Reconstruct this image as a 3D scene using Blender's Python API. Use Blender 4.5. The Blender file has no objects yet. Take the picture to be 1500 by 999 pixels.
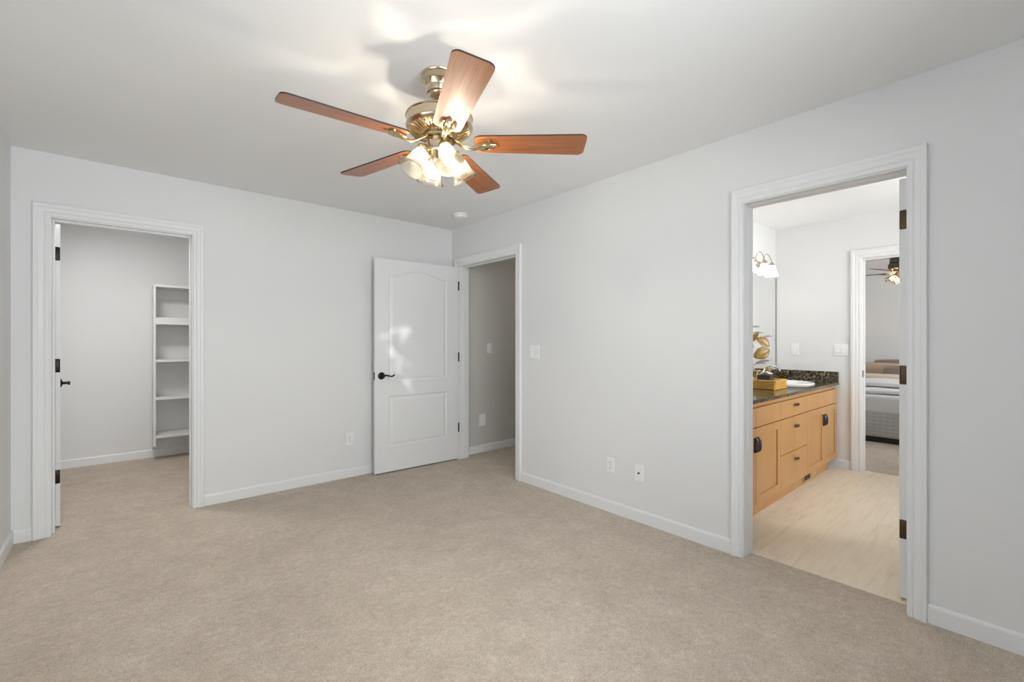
import bpy, bmesh, math, random
from mathutils import Vector, Matrix, noise
random.seed(7)
PI = math.pi
D = bpy.data
COL = bpy.context.scene.collection
sc = bpy.context.scene

# ------------------------------------------------------------------ camera
cam = D.cameras.new('camera')
cam.sensor_width = 36.0
cam.lens = 660.757 * 36.0 / 1500.0
cam.shift_y = 1.0 / 1500.0
cam.clip_start = 0.02
camo = D.objects.new('camera', cam)
COL.objects.link(camo)
camo.location = (-2.70096, -4.09825, 1.23959)
camo.rotation_euler = (PI / 2, 0, -0.71567228)
sc.camera = camo

# ------------------------------------------------------------------ colour management
sc.view_settings.view_transform = 'Standard'
sc.view_settings.look = 'None'
sc.view_settings.exposure = 0.0
sc.view_settings.gamma = 1.0
sc.view_settings.use_curve_mapping = False

# ------------------------------------------------------------------ world and lights
w = D.worlds.new('sky')
sc.world = w
w.use_nodes = True
w.node_tree.nodes['Background'].inputs[0].default_value = (0.75, 0.87, 1.0, 1)
w.node_tree.nodes['Background'].inputs[1].default_value = 1.0


def area(name, loc, rot, sx, sy, power, col, spread=180):
    l = D.lights.new(name, 'AREA')
    l.shape = 'RECTANGLE'
    l.size, l.size_y, l.energy, l.color = sx, sy, power, col
    l.spread = math.radians(spread)
    o = D.objects.new(name, l)
    o.location, o.rotation_euler = loc, rot
    COL.objects.link(o)
    return o


BULB = 1450.0         # radiance of the fan's lamp filaments
BATH_SHADE = 7.0      # radiance of the bathroom's glowing shades
FAR_BULB = 500.0
SUN = D.lights.new('low_sun', 'SUN')
SUN.energy, SUN.angle, SUN.color = 1.25, math.radians(.8), (1.0, .98, .94)
SUND = Vector((.90, 4.67, -.35)).normalized()
suno = D.objects.new('low_sun', SUN)
suno.rotation_euler = SUND.to_track_quat('-Z', 'Y').to_euler()
suno.location = (-3, -9, 3)
COL.objects.link(suno)
area('daylight_front_window', (-2.05, -5.02, 1.45), (PI / 2, 0, 0), 1.9, 1.4, 57, (0.93, 0.968, 1.0), 140)
area('daylight_left_window', (-3.42, -3.1, 1.45), (PI / 2, 0, -PI / 2), 1.7, 1.4, 14, (0.92, 0.965, 1.0))
area('hall_fill_light', (1.35, -1.05, 2.40), (0, 0, 0), .3, .3, 2.4, (1.0, 0.93, 0.84))  # added fill without a fixture, lifts the dim hall
area('daylight_far_bedroom', (4.9, -5.45, 1.5), (PI / 2, 0, 0), 1.6, 1.3, 80, (1.0, 0.99, 0.97))
area('closet_fill_light', (-2.75, .60, 2.40), (0, 0, 0), .35, .35, 17, (1.0, 0.98, 0.96))  # invented source, no fixture; brightens the closet interior
area('daylight_bathroom', (1.5, -5.02, 1.65), (PI / 2, 0, 0), 1.3, 1.0, 62, (1.0, 0.995, 0.98))


# ------------------------------------------------------------------ materials
def principled(name, col=(.8, .8, .8), rough=.5, metal=0.0, spec=0.5):
    m = D.materials.new(name)
    m.use_nodes = True
    b = m.node_tree.nodes['Principled BSDF']
    b.inputs['Base Color'].default_value = (*col, 1)
    b.inputs['Roughness'].default_value = rough
    b.inputs['Metallic'].default_value = metal
    b.inputs['Specular IOR Level'].default_value = spec
    return m, m.node_tree, b


def s2l(r, g, b):
    f = lambda c: (c / 255 / 12.92) if c <= 10 else ((c / 255 + .055) / 1.055) ** 2.4
    return (f(r), f(g), f(b))


def N(nt, t, **kw):
    n = nt.nodes.new(t)
    for k, v in kw.items():
        setattr(n, k, v)
    return n


def pos_node(nt, scale=(1, 1, 1), obj=False, rot=(0, 0, 0)):
    mp = N(nt, 'ShaderNodeMapping')
    mp.inputs['Scale'].default_value = scale
    mp.inputs['Rotation'].default_value = rot
    if obj:
        tc = N(nt, 'ShaderNodeTexCoord')
        nt.links.new(tc.outputs['Object'], mp.inputs[0])
    else:
        g = N(nt, 'ShaderNodeNewGeometry')
        nt.links.new(g.outputs['Position'], mp.inputs[0])
    return mp


def noise_tex(nt, vec, scale, detail=4, rough=.5):
    n = N(nt, 'ShaderNodeTexNoise')
    n.inputs['Scale'].default_value = scale
    n.inputs['Detail'].default_value = detail
    n.inputs['Roughness'].default_value = rough
    nt.links.new(vec.outputs[0], n.inputs['Vector'])
    return n


def ramp(nt, fac, stops):
    r = N(nt, 'ShaderNodeValToRGB')
    el = r.color_ramp.elements
    el[0].position, el[0].color = stops[0][0], (*stops[0][1], 1)
    el[1].position, el[1].color = stops[-1][0], (*stops[-1][1], 1)
    for p, c in stops[1:-1]:
        e = el.new(p)
        e.color = (*c, 1)
    nt.links.new(fac, r.inputs[0])
    return r


def bump(nt, b, height, strength=.1, dist=.01):
    bp = N(nt, 'ShaderNodeBump')
    bp.inputs['Strength'].default_value = strength
    bp.inputs['Distance'].default_value = dist
    nt.links.new(height, bp.inputs['Height'])
    nt.links.new(bp.outputs[0], b.inputs['Normal'])


def mix(nt, a, b_, fac, mode='MIX'):
    m = N(nt, 'ShaderNodeMix', data_type='RGBA', blend_type=mode)
    if hasattr(fac, 'links'):
        nt.links.new(fac, m.inputs[0])
    else:
        m.inputs[0].default_value = fac
    for k, v in ((6, a), (7, b_)):
        if hasattr(v, 'links'):
            nt.links.new(v, m.inputs[k])
        else:
            m.inputs[k].default_value = (*v, 1)
    return m.outputs[2]


def paint(name, col, rough, tex=0.03):
    m, nt, b = principled(name, col, rough, 0, .35)
    p = pos_node(nt)
    n = noise_tex(nt, p, 90, 3)
    bump(nt, b, n.outputs[0], tex, .002)
    return m


M = {}
M['wall'] = paint('wall_paint', (.80, .80, .797), .6)
M['hall'] = paint('hall_paint', (.64, .625, .585), .6)
M['ceil'] = paint('ceiling_paint', (.91, .91, .905), .8)
M['trim'] = principled('trim_gloss_white', (.84, .84, .84), .38, 0, .4)[0]
M['shelf'] = paint('shelf_white', (.82, .82, .80), .4, .01)
M['plate'] = principled('plate_white_plastic', (.90, .90, .90), .3)[0]
M['slot'] = principled('slot_dark', (.03, .03, .03), .6)[0]
M['black'] = principled('oil_rubbed_bronze', (.022, .017, .014), .38, .7)[0]
M['bronze'] = principled('aged_bronze_hinge', (.09, .06, .035), .4, .8)[0]
M['brass'] = principled('polished_brass', (.74, .59, .36), .16, 1.0)[0]
M['antique'] = principled('antique_brass_motor', (.60, .50, .36), .17, 1.0)[0]
M['chrome'] = principled('chrome', (.8, .8, .8), .08, 1.0)[0]
M['nickel'] = principled('pewter_hardware', (.11, .10, .085), .35, .9)[0]
M['ceramic'] = principled('sink_white_ceramic', (.88, .88, .87), .08)[0]
M['mirror'] = principled('mirror_silver', (.92, .93, .93), .01, 1.0)[0]


def carpet(name, base):
    m, nt, b = principled(name, base, .95, 0, .1)
    p = pos_node(nt)
    fine = noise_tex(nt, p, 130, 3, .75)
    mid = noise_tex(nt, p, 34, 3, .6)
    big = noise_tex(nt, p, 1.6, 3, .5)
    r1 = ramp(nt, fine.outputs[0], [(.3, tuple(c * .70 for c in base)), (.5, base), (.72, tuple(min(1, c * 1.24) for c in base))])
    patch = noise_tex(nt, p, 7, 4, .6)
    r2 = ramp(nt, mid.outputs[0], [(.3, (.86, .86, .86)), (.7, (1.09, 1.09, 1.09))])
    r3 = ramp(nt, big.outputs[0], [(.3, (.93, .92, .91)), (.7, (1.05, 1.05, 1.05))])
    r4 = ramp(nt, patch.outputs[0], [(.32, (.91, .90, .89)), (.68, (1.06, 1.06, 1.06))])
    c = mix(nt, mix(nt, r1.outputs[0], r2.outputs[0], 1, 'MULTIPLY'), r3.outputs[0], 1, 'MULTIPLY')
    c = mix(nt, c, r4.outputs[0], 1, 'MULTIPLY')
    nt.links.new(c, b.inputs['Base Color'])
    bump(nt, b, fine.outputs[0], .5, .006)
    b.inputs['Sheen Weight'].default_value = .15
    return m


M['carpet'] = carpet('carpet_beige', (.585, .498, .408))


def laminate():
    m, nt, b = principled('bath_laminate', (.75, .66, .52), .35)
    p = pos_node(nt)
    br = N(nt, 'ShaderNodeTexBrick')
    br.offset = .37
    br.inputs['Scale'].default_value = 1.0
    br.inputs['Brick Width'].default_value = 1.2
    br.inputs['Row Height'].default_value = .19
    br.inputs['Mortar Size'].default_value = .0012
    br.inputs['Color1'].default_value = (.86, .77, .62, 1)
    br.inputs['Color2'].default_value = (.81, .715, .565, 1)
    br.inputs['Mortar'].default_value = (.72, .62, .48, 1)
    nt.links.new(p.outputs[0], br.inputs['Vector'])
    p2 = pos_node(nt, (1.6, 14, 1))
    g = noise_tex(nt, p2, 2.2, 5, .6)
    r = ramp(nt, g.outputs[0], [(.28, (.88, .84, .78)), (.48, (1, 1, 1)), (.8, (1.05, 1.05, 1.05))])
    c = mix(nt, br.outputs[0], r.outputs[0], 1, 'MULTIPLY')
    nt.links.new(c, b.inputs['Base Color'])
    return m


M['laminate'] = laminate()


def wood(name, c0, c1, c2, rough, stretch, axis_obj=True, scale=3.0, coat=0.0, band='Y', wfac=.3):
    m, nt, b = principled(name, c1, rough)
    p = pos_node(nt, stretch, obj=axis_obj)
    n = noise_tex(nt, p, scale, 6, .6)
    wv = N(nt, 'ShaderNodeTexWave', bands_direction=band)
    wv.inputs['Scale'].default_value = scale * .8
    wv.inputs['Distortion'].default_value = 5
    wv.inputs['Detail'].default_value = 3
    nt.links.new(p.outputs[0], wv.inputs[0])
    f = mix(nt, n.outputs[0], wv.outputs[0], wfac)
    r = ramp(nt, f, [(.22, c0), (.5, c1), (.8, c2)])
    nt.links.new(r.outputs[0], b.inputs['Base Color'])
    b.inputs['Coat Weight'].default_value = coat
    b.inputs['Coat Roughness'].default_value = .46
    return m


M['blade'] = wood('rosewood_blade', (.16, .042, .010), (.34, .105, .026), (.47, .17, .05), .40, (1.0, 14, 14), True, 3.2, .6, 'Y', .10)
M['blade_edge'] = principled('blade_dark_edge', (.03, .016, .01), .5)[0]
M['maple'] = wood('maple_vanity', (.50, .25, .082), (.56, .295, .105), (.62, .35, .14), .36, (4, 4, .7), False, 1.5, .2, 'X', .06)
M['wicker'] = wood('wicker_honey', (.48, .23, .03), (.74, .43, .09), (.88, .60, .20), .45, (20, 20, 60), False, 2.0)
M['tanwood'] = wood('light_wood', (.50, .28, .10), (.66, .42, .18), (.75, .52, .27), .5, (10, 10, 2), False, 2.0)


def granite():
    m, nt, b = principled('dark_granite', (.05, .05, .045), .12)
    p = pos_node(nt)
    n = noise_tex(nt, p, 60, 5, .7)
    v = N(nt, 'ShaderNodeTexVoronoi')
    v.inputs['Scale'].default_value = 55
    nt.links.new(p.outputs[0], v.inputs['Vector'])
    f = mix(nt, n.outputs[0], v.outputs['Distance'], .35)
    r = ramp(nt, f, [(.32, (.006, .006, .006)), (.46, (.035, .030, .020)), (.56, (.15, .12, .07)), (.72, (.36, .31, .20))])
    nt.links.new(r.outputs[0], b.inputs['Base Color'])
    return m


M['granite'] = granite()


def clear_glass(name, tint, haze, ior=1.35):
    m = D.materials.new(name)
    m.use_nodes = True
    nt = m.node_tree
    nt.nodes.remove(nt.nodes['Principled BSDF'])
    out = nt.nodes['Material Output']
    tr = N(nt, 'ShaderNodeBsdfTransparent')
    tr.inputs[0].default_value = (*tint, 1)
    gl = N(nt, 'ShaderNodeBsdfGlossy')
    gl.inputs['Roughness'].default_value = .04
    fr = N(nt, 'ShaderNodeFresnel')
    fr.inputs[0].default_value = ior
    m1 = N(nt, 'ShaderNodeMixShader')
    nt.links.new(fr.outputs[0], m1.inputs[0])
    nt.links.new(tr.outputs[0], m1.inputs[1])
    nt.links.new(gl.outputs[0], m1.inputs[2])
    last = m1
    if haze:
        tl = N(nt, 'ShaderNodeBsdfTranslucent')
        tl.inputs[0].default_value = (.95, .86, .68, 1)
        m2 = N(nt, 'ShaderNodeMixShader')
        m2.inputs[0].default_value = haze
        nt.links.new(m1.outputs[0], m2.inputs[1])
        nt.links.new(tl.outputs[0], m2.inputs[2])
        last = m2
    nt.links.new(last.outputs[0], out.inputs[0])
    return m


M['bell'] = clear_glass('clear_bell_glass', (.985, .975, .95), .07)
M['envelope'] = clear_glass('bulb_glass', (1, .97, .92), .08)
M['pane'] = clear_glass('window_glass', (.98, .99, 1.0), 0)


def emit(name, col, strength):
    m, nt, b = principled(name, col, .4)
    b.inputs['Emission Color'].default_value = (*col, 1)
    b.inputs['Emission Strength'].default_value = strength
    return m


M['bulb'] = emit('lit_bulb', (1.0, .94, .84), BULB)
M['farbulb'] = emit('lit_far_bulb', (1.0, .88, .70), FAR_BULB)
M['shade'] = emit('lit_frosted_shade', (1.0, .96, .90), BATH_SHADE)


def cloth(name, col, stripes=False):
    m, nt, b = principled(name, col, .9, 0, .2)
    p = pos_node(nt)
    n = noise_tex(nt, p, 60, 3)
    bump(nt, b, n.outputs[0], .2, .004)
    if stripes:
        wv = N(nt, 'ShaderNodeTexWave', wave_type='BANDS', bands_direction='Z')
        wv.inputs['Scale'].default_value = 7
        wv.inputs['Distortion'].default_value = .6
        nt.links.new(p.outputs[0], wv.inputs[0])
        wy = N(nt, 'ShaderNodeTexWave', wave_type='BANDS', bands_direction='Y')
        wy.inputs['Scale'].default_value = 5
        wy.inputs['Distortion'].default_value = 1.0
        nt.links.new(p.outputs[0], wy.inputs[0])
        f = mix(nt, wv.outputs[0], wy.outputs[0], .35)
        r = ramp(nt, f, [(.2, tuple(c * .90 for c in col)), (.7, tuple(c * 1.05 for c in col))])
        nt.links.new(r.outputs[0], b.inputs['Base Color'])
    return m


M['linen'] = cloth('white_linen', (.84, .84, .84))
M['skirt'] = cloth('grey_striped_cloth', (.55, .54, .52), True)
M['tan'] = cloth('tan_cushion_cloth', (.56, .44, .32))
M['taupe'] = cloth('taupe_cushion_cloth', (.30, .25, .215))
M['cream'] = cloth('cream_pillow_cloth', (.76, .66, .54))
M['darkbase'] = principled('dark_bed_base', (.02, .017, .015), .6)[0]
M['leaf'] = wood('bronze_leaf', (.20, .10, .02), (.38, .22, .05), (.50, .34, .11), .3, (8, 30, 8), True, 2.0)
M['leafgrey'] = principled('grey_leaf', (.22, .21, .19), .4)[0]
M['darkbox'] = principled('dark_brown_box', (.05, .04, .03), .35)[0]
M['creamware'] = principled('cream_glazed_ware', (.78, .70, .55), .25)[0]
M['grass'] = principled('lawn', (.16, .2, .08), .9)[0]

# ------------------------------------------------------------------ builders
WOFF = {}


class MB:
    def __init__(s):
        s.bm = bmesh.new()

    def box(s, x0, x1, y0, y1, z0, z1, mtx=None):
        vs = [s.bm.verts.new(Vector(c)) for c in
              [(x0, y0, z0), (x1, y0, z0), (x1, y1, z0), (x0, y1, z0), (x0, y0, z1), (x1, y0, z1), (x1, y1, z1), (x0, y1, z1)]]
        for f in [(3, 2, 1, 0), (4, 5, 6, 7), (0, 1, 5, 4), (1, 2, 6, 5), (2, 3, 7, 6), (3, 0, 4, 7)]:
            s.bm.faces.new([vs[i] for i in f])
        if mtx:
            for v in vs:
                v.co = mtx @ v.co
        return s

    def rbox(s, x0, x1, y0, y1, z0, z1, r=.005, seg=2, mtx=None):
        b2 = bmesh.new()
        t = MB.__new__(MB)
        t.bm = b2
        t.box(x0, x1, y0, y1, z0, z1)
        bmesh.ops.bevel(b2, geom=b2.edges[:], offset=r, segments=seg, profile=.5, affect='EDGES')
        s.merge(b2, mtx)
        return s

    def merge(s, b2, mtx=None):
        me = D.meshes.new('tmp')
        b2.to_mesh(me)
        b2.free()
        if mtx:
            me.transform(mtx)
        s.bm.from_mesh(me)
        D.meshes.remove(me)

    def lathe(s, prof, seg=32, mtx=None, close=False):
        """prof: list of (r, z)."""
        mtx = mtx or Matrix()
        rings = []
        for r, z in prof:
            if r < 1e-6:
                rings.append([s.bm.verts.new(mtx @ Vector((0, 0, z)))])
            else:
                rings.append([s.bm.verts.new(mtx @ Vector((r * math.cos(2 * PI * i / seg), r * math.sin(2 * PI * i / seg), z))) for i in range(seg)])
        for a, b in zip(rings, rings[1:]):
            for i in range(seg):
                j = (i + 1) % seg
                if len(a) == 1 and len(b) == 1:
                    continue
                if len(a) == 1:
                    s.bm.faces.new([a[0], b[i], b[j]])
                elif len(b) == 1:
                    s.bm.faces.new([a[j], a[i], b[0]])
                else:
                    s.bm.faces.new([a[j], a[i], b[i], b[j]])
        return s

    def tube(s, path, rad, seg=10, flat=1.0, up=None):
        """tube along points; rad is a number or a list; flat squeezes one cross axis."""
        pts = [Vector(p) for p in path]
        n = len(pts)
        rad = rad if isinstance(rad, (list, tuple)) else [rad] * n
        rings = []
        ref = Vector(up) if up else None
        for i, p in enumerate(pts):
            t = (pts[min(i + 1, n - 1)] - pts[max(i - 1, 0)]).normalized()
            if ref is None:
                ref = Vector((0, 0, 1)) if abs(t.z) < .9 else Vector((1, 0, 0))
            a = (ref - t * ref.dot(t))
            a = a.normalized() if a.length > 1e-5 else t.orthogonal().normalized()
            if not up:
                ref = a
            b = t.cross(a)
            rings.append([s.bm.verts.new(p + (a * math.cos(2 * PI * k / seg) * flat + b * math.sin(2 * PI * k / seg)) * rad[i]) for k in range(seg)])
        for r0, r1 in zip(rings, rings[1:]):
            for k in range(seg):
                j = (k + 1) % seg
                s.bm.faces.new([r0[k], r0[j], r1[j], r1[k]])
        s.bm.faces.new(rings[0][::-1])
        s.bm.faces.new(rings[-1])
        return s

    def prism(s, pts, h0, h1, mtx=None):
        mtx = mtx or Matrix()
        a = [s.bm.verts.new(mtx @ Vector((x, y, h0))) for x, y in pts]
        b = [s.bm.verts.new(mtx @ Vector((x, y, h1))) for x, y in pts]
        s.bm.faces.new(a[::-1])
        s.bm.faces.new(b)
        n = len(pts)
        for i in range(n):
            j = (i + 1) % n
            s.bm.faces.new([a[i], a[j], b[j], b[i]])
        return s

    def ball(s, c, r, sx=1, sy=1, sz=1, seg=16):
        prof = [(r * math.sin(PI * i / 10), -r * math.cos(PI * i / 10)) for i in range(11)]
        prof[0] = (0, -r)
        prof[-1] = (0, r)
        return s.lathe(prof, seg, Matrix.Translation(c) @ Matrix.Diagonal((sx, sy, sz, 1)))

    def build(s, name, mats, parent=None, smooth=False, bevel=0, origin=None, mod=None, world=True, sharp=35):
        """parent given: mesh verts are in world axes around the parent's own base."""
        bmesh.ops.recalc_face_normals(s.bm, faces=s.bm.faces[:])
        me = D.meshes.new(name)
        s.bm.to_mesh(me)
        s.bm.free()
        for m in (mats if isinstance(mats, (list, tuple)) else [mats]):
            me.materials.append(m)
        o = D.objects.new(name, me)
        COL.objects.link(o)
        if parent:
            o.parent = parent
            off = WOFF[parent] if world else Vector((0, 0, 0))
            WOFF[o] = off.copy()
        else:
            if origin is None:
                xs = [v.co for v in me.vertices]
                lo = [min(v[i] for v in xs) for i in range(3)]
                hi = [max(v[i] for v in xs) for i in range(3)]
                origin = ((lo[0] + hi[0]) / 2, (lo[1] + hi[1]) / 2, lo[2])
            off = Vector(origin)
            o.location = off
            WOFF[o] = off.copy()
        me.transform(Matrix.Translation(-off))
        if smooth:
            for p in me.polygons:
                p.use_smooth = True
            me.set_sharp_from_angle(angle=math.radians(sharp))
        if bevel:
            b = o.modifiers.new('bevel', 'BEVEL')
            b.width, b.segments, b.limit_method, b.angle_limit = bevel, 2, 'ANGLE', math.radians(40)
        return o


def tag(o, label=None, cat=None, group=None, kind=None):
    if label: o['label'] = label
    if cat: o['category'] = cat
    if group: o['group'] = group
    if kind: o['kind'] = kind
    return o


def thing(name, label, cat, loc, rotz=0, group=None, kind=None):
    o = D.objects.new(name, None)
    o.empty_display_size = .05
    COL.objects.link(o)
    o.location = loc
    o.rotation_euler = (0, 0, rotz)
    WOFF[o] = Vector((0, 0, 0)) if rotz else Vector(loc)
    return tag(o, label, cat, group, kind)


def dup(o, parent=None):
    c = o.copy()
    COL.objects.link(c)
    c.parent = parent
    for ch in list(o.children):
        dup(ch, c)
    return c


def struct(o, label, cat):
    return tag(o, label, cat, None, 'structure')


# ------------------------------------------------------------------ the room shell
H = 2.44
XL, YF = -3.205, -4.80           # left wall and the wall behind the camera
T = .12
XB, YM = 2.64, -2.29             # bathroom far wall, bathroom mirror wall
XW = 6.8                         # far bedroom's far wall
CL = (-3.03, -2.295)             # closet opening in x
HD = (-1.045, -.140)             # hall opening in y
BD = (-3.727, -3.018)            # bathroom opening in y
FD = (-3.80, -3.043)             # opening from bathroom to far bedroom
ZD = 2.03
J = .016

b = MB()
b.box(XL - T, .095, YF - T, 2.22, -.1, 0)
b.box(.095, 1.72, -1.37, 0.12, -.1, 0)
struct(b.build('floor', M['carpet'], origin=(0, 0, 0)), 'beige cut pile carpet running through bedroom, closet and hall', 'carpet')
b = MB().box(.095, XB + .07, YF - T, YM + T, -.1, 0)
struct(b.build('floor_bathroom', M['laminate'], origin=(1.4, -3.5, 0)), 'pale maple plank floor of the bathroom', 'floor')
b = MB().box(XB + .07, XW + T, -5.4, -1.2, -.1, 0)
struct(b.build('floor_far_bedroom', M['carpet'], origin=(4.8, -3.3, 0)), 'beige carpet of the second bedroom beyond the bathroom', 'carpet')
b = MB()
b.box(XL - T, .06, YF - T, 2.22, H, H + .1)
b.box(.06, 1.72, -1.37, .12, H, H + .1)
struct(b.build('ceiling', M['ceil'], origin=(-1.6, -2.3, H)), 'smooth white bedroom ceiling', 'ceiling')
struct(MB().box(.06, XB + .07, YF - T, YM + T, H, H + .1).build('ceiling_bathroom', M['ceil']), 'white bathroom ceiling', 'ceiling')
struct(MB().box(XB + .07, XW + T, -5.4, -1.2, H, H + .1).build('ceiling_far_bedroom', M['ceil']), 'white ceiling of the second bedroom', 'ceiling')


def wall_x(y0, y1, x0, x1, holes):
    """wall running along x; holes are (xa, xb, za, zb)."""
    b = MB()
    x = x0
    for xa, xb, za, zb in sorted(holes):
        b.box(x, xa, y0, y1, 0, H)
        if za > 0: b.box(xa, xb, y0, y1, 0, za)
        b.box(xa, xb, y0, y1, zb, H)
        x = xb
    b.box(x, x1, y0, y1, 0, H)
    return b


def wall_y(x0, x1, y0, y1, holes):
    b = MB()
    y = y0
    for ya, yb, za, zb in sorted(holes):
        b.box(x0, x1, y, ya, 0, H)
        if za > 0: b.box(x0, x1, ya, yb, 0, za)
        b.box(x0, x1, ya, yb, zb, H)
        y = yb
    b.box(x0, x1, y, y1, 0, H)
    return b


W1 = (-3.05, -1.05, .75, 2.12)     # window behind the camera
W2 = (-3.95, -2.25, .75, 2.12)    # window in the left wall
W3 = (.85, 2.15, 1.15, 2.12)      # bathroom window
W4 = (4.1, 5.7, .9, 2.12)         # far bedroom window
struct(wall_x(0, T, XL, .0, [(CL[0] - J, CL[1] + J, 0, ZD + J)]).build('wall_back', M['wall']), 'white bedroom wall with the closet doorway', 'wall')
struct(wall_y(0, T, YF, T, [(HD[0] - J, HD[1] + J, 0, ZD + J), (BD[0] - J, BD[1] + J, 0, ZD + J)]).build('wall_right', M['wall']), 'white bedroom wall with the hall and bathroom doorways', 'wall')
struct(wall_y(XL - T, XL, YF - T, 2.10, [W2]).build('wall_left', M['wall']), 'white bedroom wall at the left picture edge', 'wall')
struct(wall_x(YF - T, YF, XL, .06, [W1]).build('wall_front', M['wall']), 'white bedroom wall behind the camera', 'wall')
struct(wall_x(2.095, 2.22, XL - T, -.5, []).build('wall_closet_back', M['wall']), 'white back wall of the walk-in closet', 'wall')
struct(wall_y(-.62, -.5, T, 2.095, []).build('wall_closet_right', M['wall']), 'white side wall of the closet', 'wall')
struct(wall_x(-.045, T, T, 1.72, []).build('wall_hall_back', M['hall']), 'greige hall wall seen through the open door', 'wall')
struct(wall_y(1.60, 1.72, -1.37, -.045, []).build('wall_hall_right', M['hall']), 'greige end wall of the hall', 'wall')
struct(wall_x(-1.37, -1.25, T, 1.60, []).build('wall_hall_front', M['hall']), 'greige hall wall beside the bathroom', 'wall')
struct(wall_x(YM, YM + T, T, XB + T, []).build('wall_bathroom_back', M['wall']), 'white bathroom wall behind the vanity mirror', 'wall')
struct(wall_y(XB, XB + T, YF, YM, [(FD[0] - J, FD[1] + J, 0, ZD + J)]).build('wall_bathroom_right', M['wall']), 'white bathroom wall with the second bedroom doorway', 'wall')
struct(wall_x(YF - T, YF, .06, XB + T, [W3]).build('wall_bathroom_front', M['wall']), 'white bathroom wall with its window', 'wall')
struct(wall_y(XW, XW + T, -5.4, -1.2, []).build('wall_far_bedroom_right', M['wall']), 'pale grey wall behind the bed in the second bedroom', 'wall')
struct(wall_x(-1.32, -1.2, XB + T, XW, []).build('wall_far_bedroom_back', M['wall']), 'pale side wall of the second bedroom', 'wall')
struct(wall_x(-5.4, -5.28, XB + T, XW, [W4]).build('wall_far_bedroom_front', M['wall']), 'pale window wall of the second bedroom', 'wall')
b = wall_y(XB + .002, XB + T, -5.28, YF - .12, [])
b.box(XB + .002, XB + T, YM + T, -1.32, 0, H)
struct(b.build('wall_far_bedroom_left', M['wall']), 'pale wall between second bedroom and the rest of the house', 'wall')


# windows (real openings behind and beside the camera)
def window(n, mtx, wd, z0, z1, label):
    """local frame: opening from 0..wd in x, wall from y=0 (room) to y=T (outside)."""
    f = MB()
    for a, c in ((0, .045), (wd - .045, wd), (wd / 2 - .025, wd / 2 + .025)):
        f.box(a, c, .03, .09, z0, z1, mtx)
    for a, c in ((z0, z0 + .045), (z1 - .045, z1)):
        f.box(0.045, wd - .045, .03, .09, a, c, mtx)
    fr = f.build('window_%d' % n, M['trim'])
    struct(fr, label, 'window')
    MB().box(.045, wd - .045, .055, .061, z0 + .045, z1 - .045, mtx).build('glass_pane', M['pane'], fr)
    MB().box(-.05, wd + .05, -.04, .03, z0 - .03, z0, mtx).build('window_sill', M['trim'], fr)


window(1, Matrix.Translation((W1[1], YF, 0)) @ Matrix.Rotation(PI, 4, 'Z'), W1[1] - W1[0], W1[2], W1[3], 'white bedroom window behind the camera')
window(2, Matrix.Translation((XL, W2[0], 0)) @ Matrix.Rotation(PI / 2, 4, 'Z'), W2[1] - W2[0], W2[2], W2[3], 'white bedroom window in the left wall')
window(3, Matrix.Translation((W3[1], YF, 0)) @ Matrix.Rotation(PI, 4, 'Z'), W3[1] - W3[0], W3[2], W3[3], 'white bathroom window')
window(4, Matrix.Translation((W4[1], -5.28, 0)) @ Matrix.Rotation(PI, 4, 'Z'), W4[1] - W4[0], W4[2], W4[3], 'white window of the second bedroom')

# casings and jambs --------------------------------------------------------
CAS = [(0, 0), (0, .010), (.006, .013), (.020, .013), (.024, .010), (.030, .015), (.052, .017), (.058, .021), (.076, .021), (.080, .017), (.080, 0)]


def casing(mtx, wd, zh, left=True, right=True, wl=.08, wr=.08):
    """U-shaped casing on the plane y=0 facing -y, opening 0..wd, head at zh."""
    bm = MB()
    rev = .006
    rings = []
    for (u, t) in CAS:
        ul, ur = u * wl / .08, u * wr / .08
        rings.append([(-rev - ul, 0), (-rev - ul, zh + rev + u), (wd + rev + ur, zh + rev + u), (wd + rev + ur, 0)])
    V = []
    for (u, t), r in zip(CAS, rings):
        V.append([bm.bm.verts.new(mtx @ Vector((x, -t, z))) for x, z in r])
    for a, c in zip(V, V[1:]):
        for i in range(3):
            bm.bm.faces.new([a[i], a[i + 1], c[i + 1], c[i]])
    for i in (0, 3):
        bm.bm.faces.new([v[i] for v in V])
    return bm


def jamb(mtx, wd, zh, stop=None, depth=T, st=.011):
    bm = MB()
    bm.box(-J, 0, 0, depth, 0, zh + J, mtx)
    bm.box(wd, wd + J, 0, depth, 0, zh + J, mtx)
    bm.box(0, wd, 0, depth, zh, zh + J, mtx)
    if stop:
        a, c = stop
        bm.box(0, st, a, c, 0, zh, mtx)
        bm.box(wd - st, wd, a, c, 0, zh, mtx)
        bm.box(st, wd - st, a, c, zh - st, zh, mtx)
    return bm


def doorway(n, mtx, wd, label, stop, wl=.08, wr=.08, mtx_back=None):
    o = casing(mtx, wd, ZD, wl=wl, wr=wr).build('trim_%d' % n, M['trim'], smooth=True, sharp=20)
    struct(o, label, 'door trim')
    jamb(mtx, wd, ZD, stop, st=.004 if n == 3 else .011).build('jamb', M['trim'], o, bevel=.0015)
    mb = mtx @ Matrix.Translation((wd, T, 0)) @ Matrix.Rotation(PI, 4, 'Z')
    casing(mb, wd, ZD, wl=wr, wr=wl).build('rear_casing', M['trim'], o, smooth=True, sharp=20)
    return o


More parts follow.
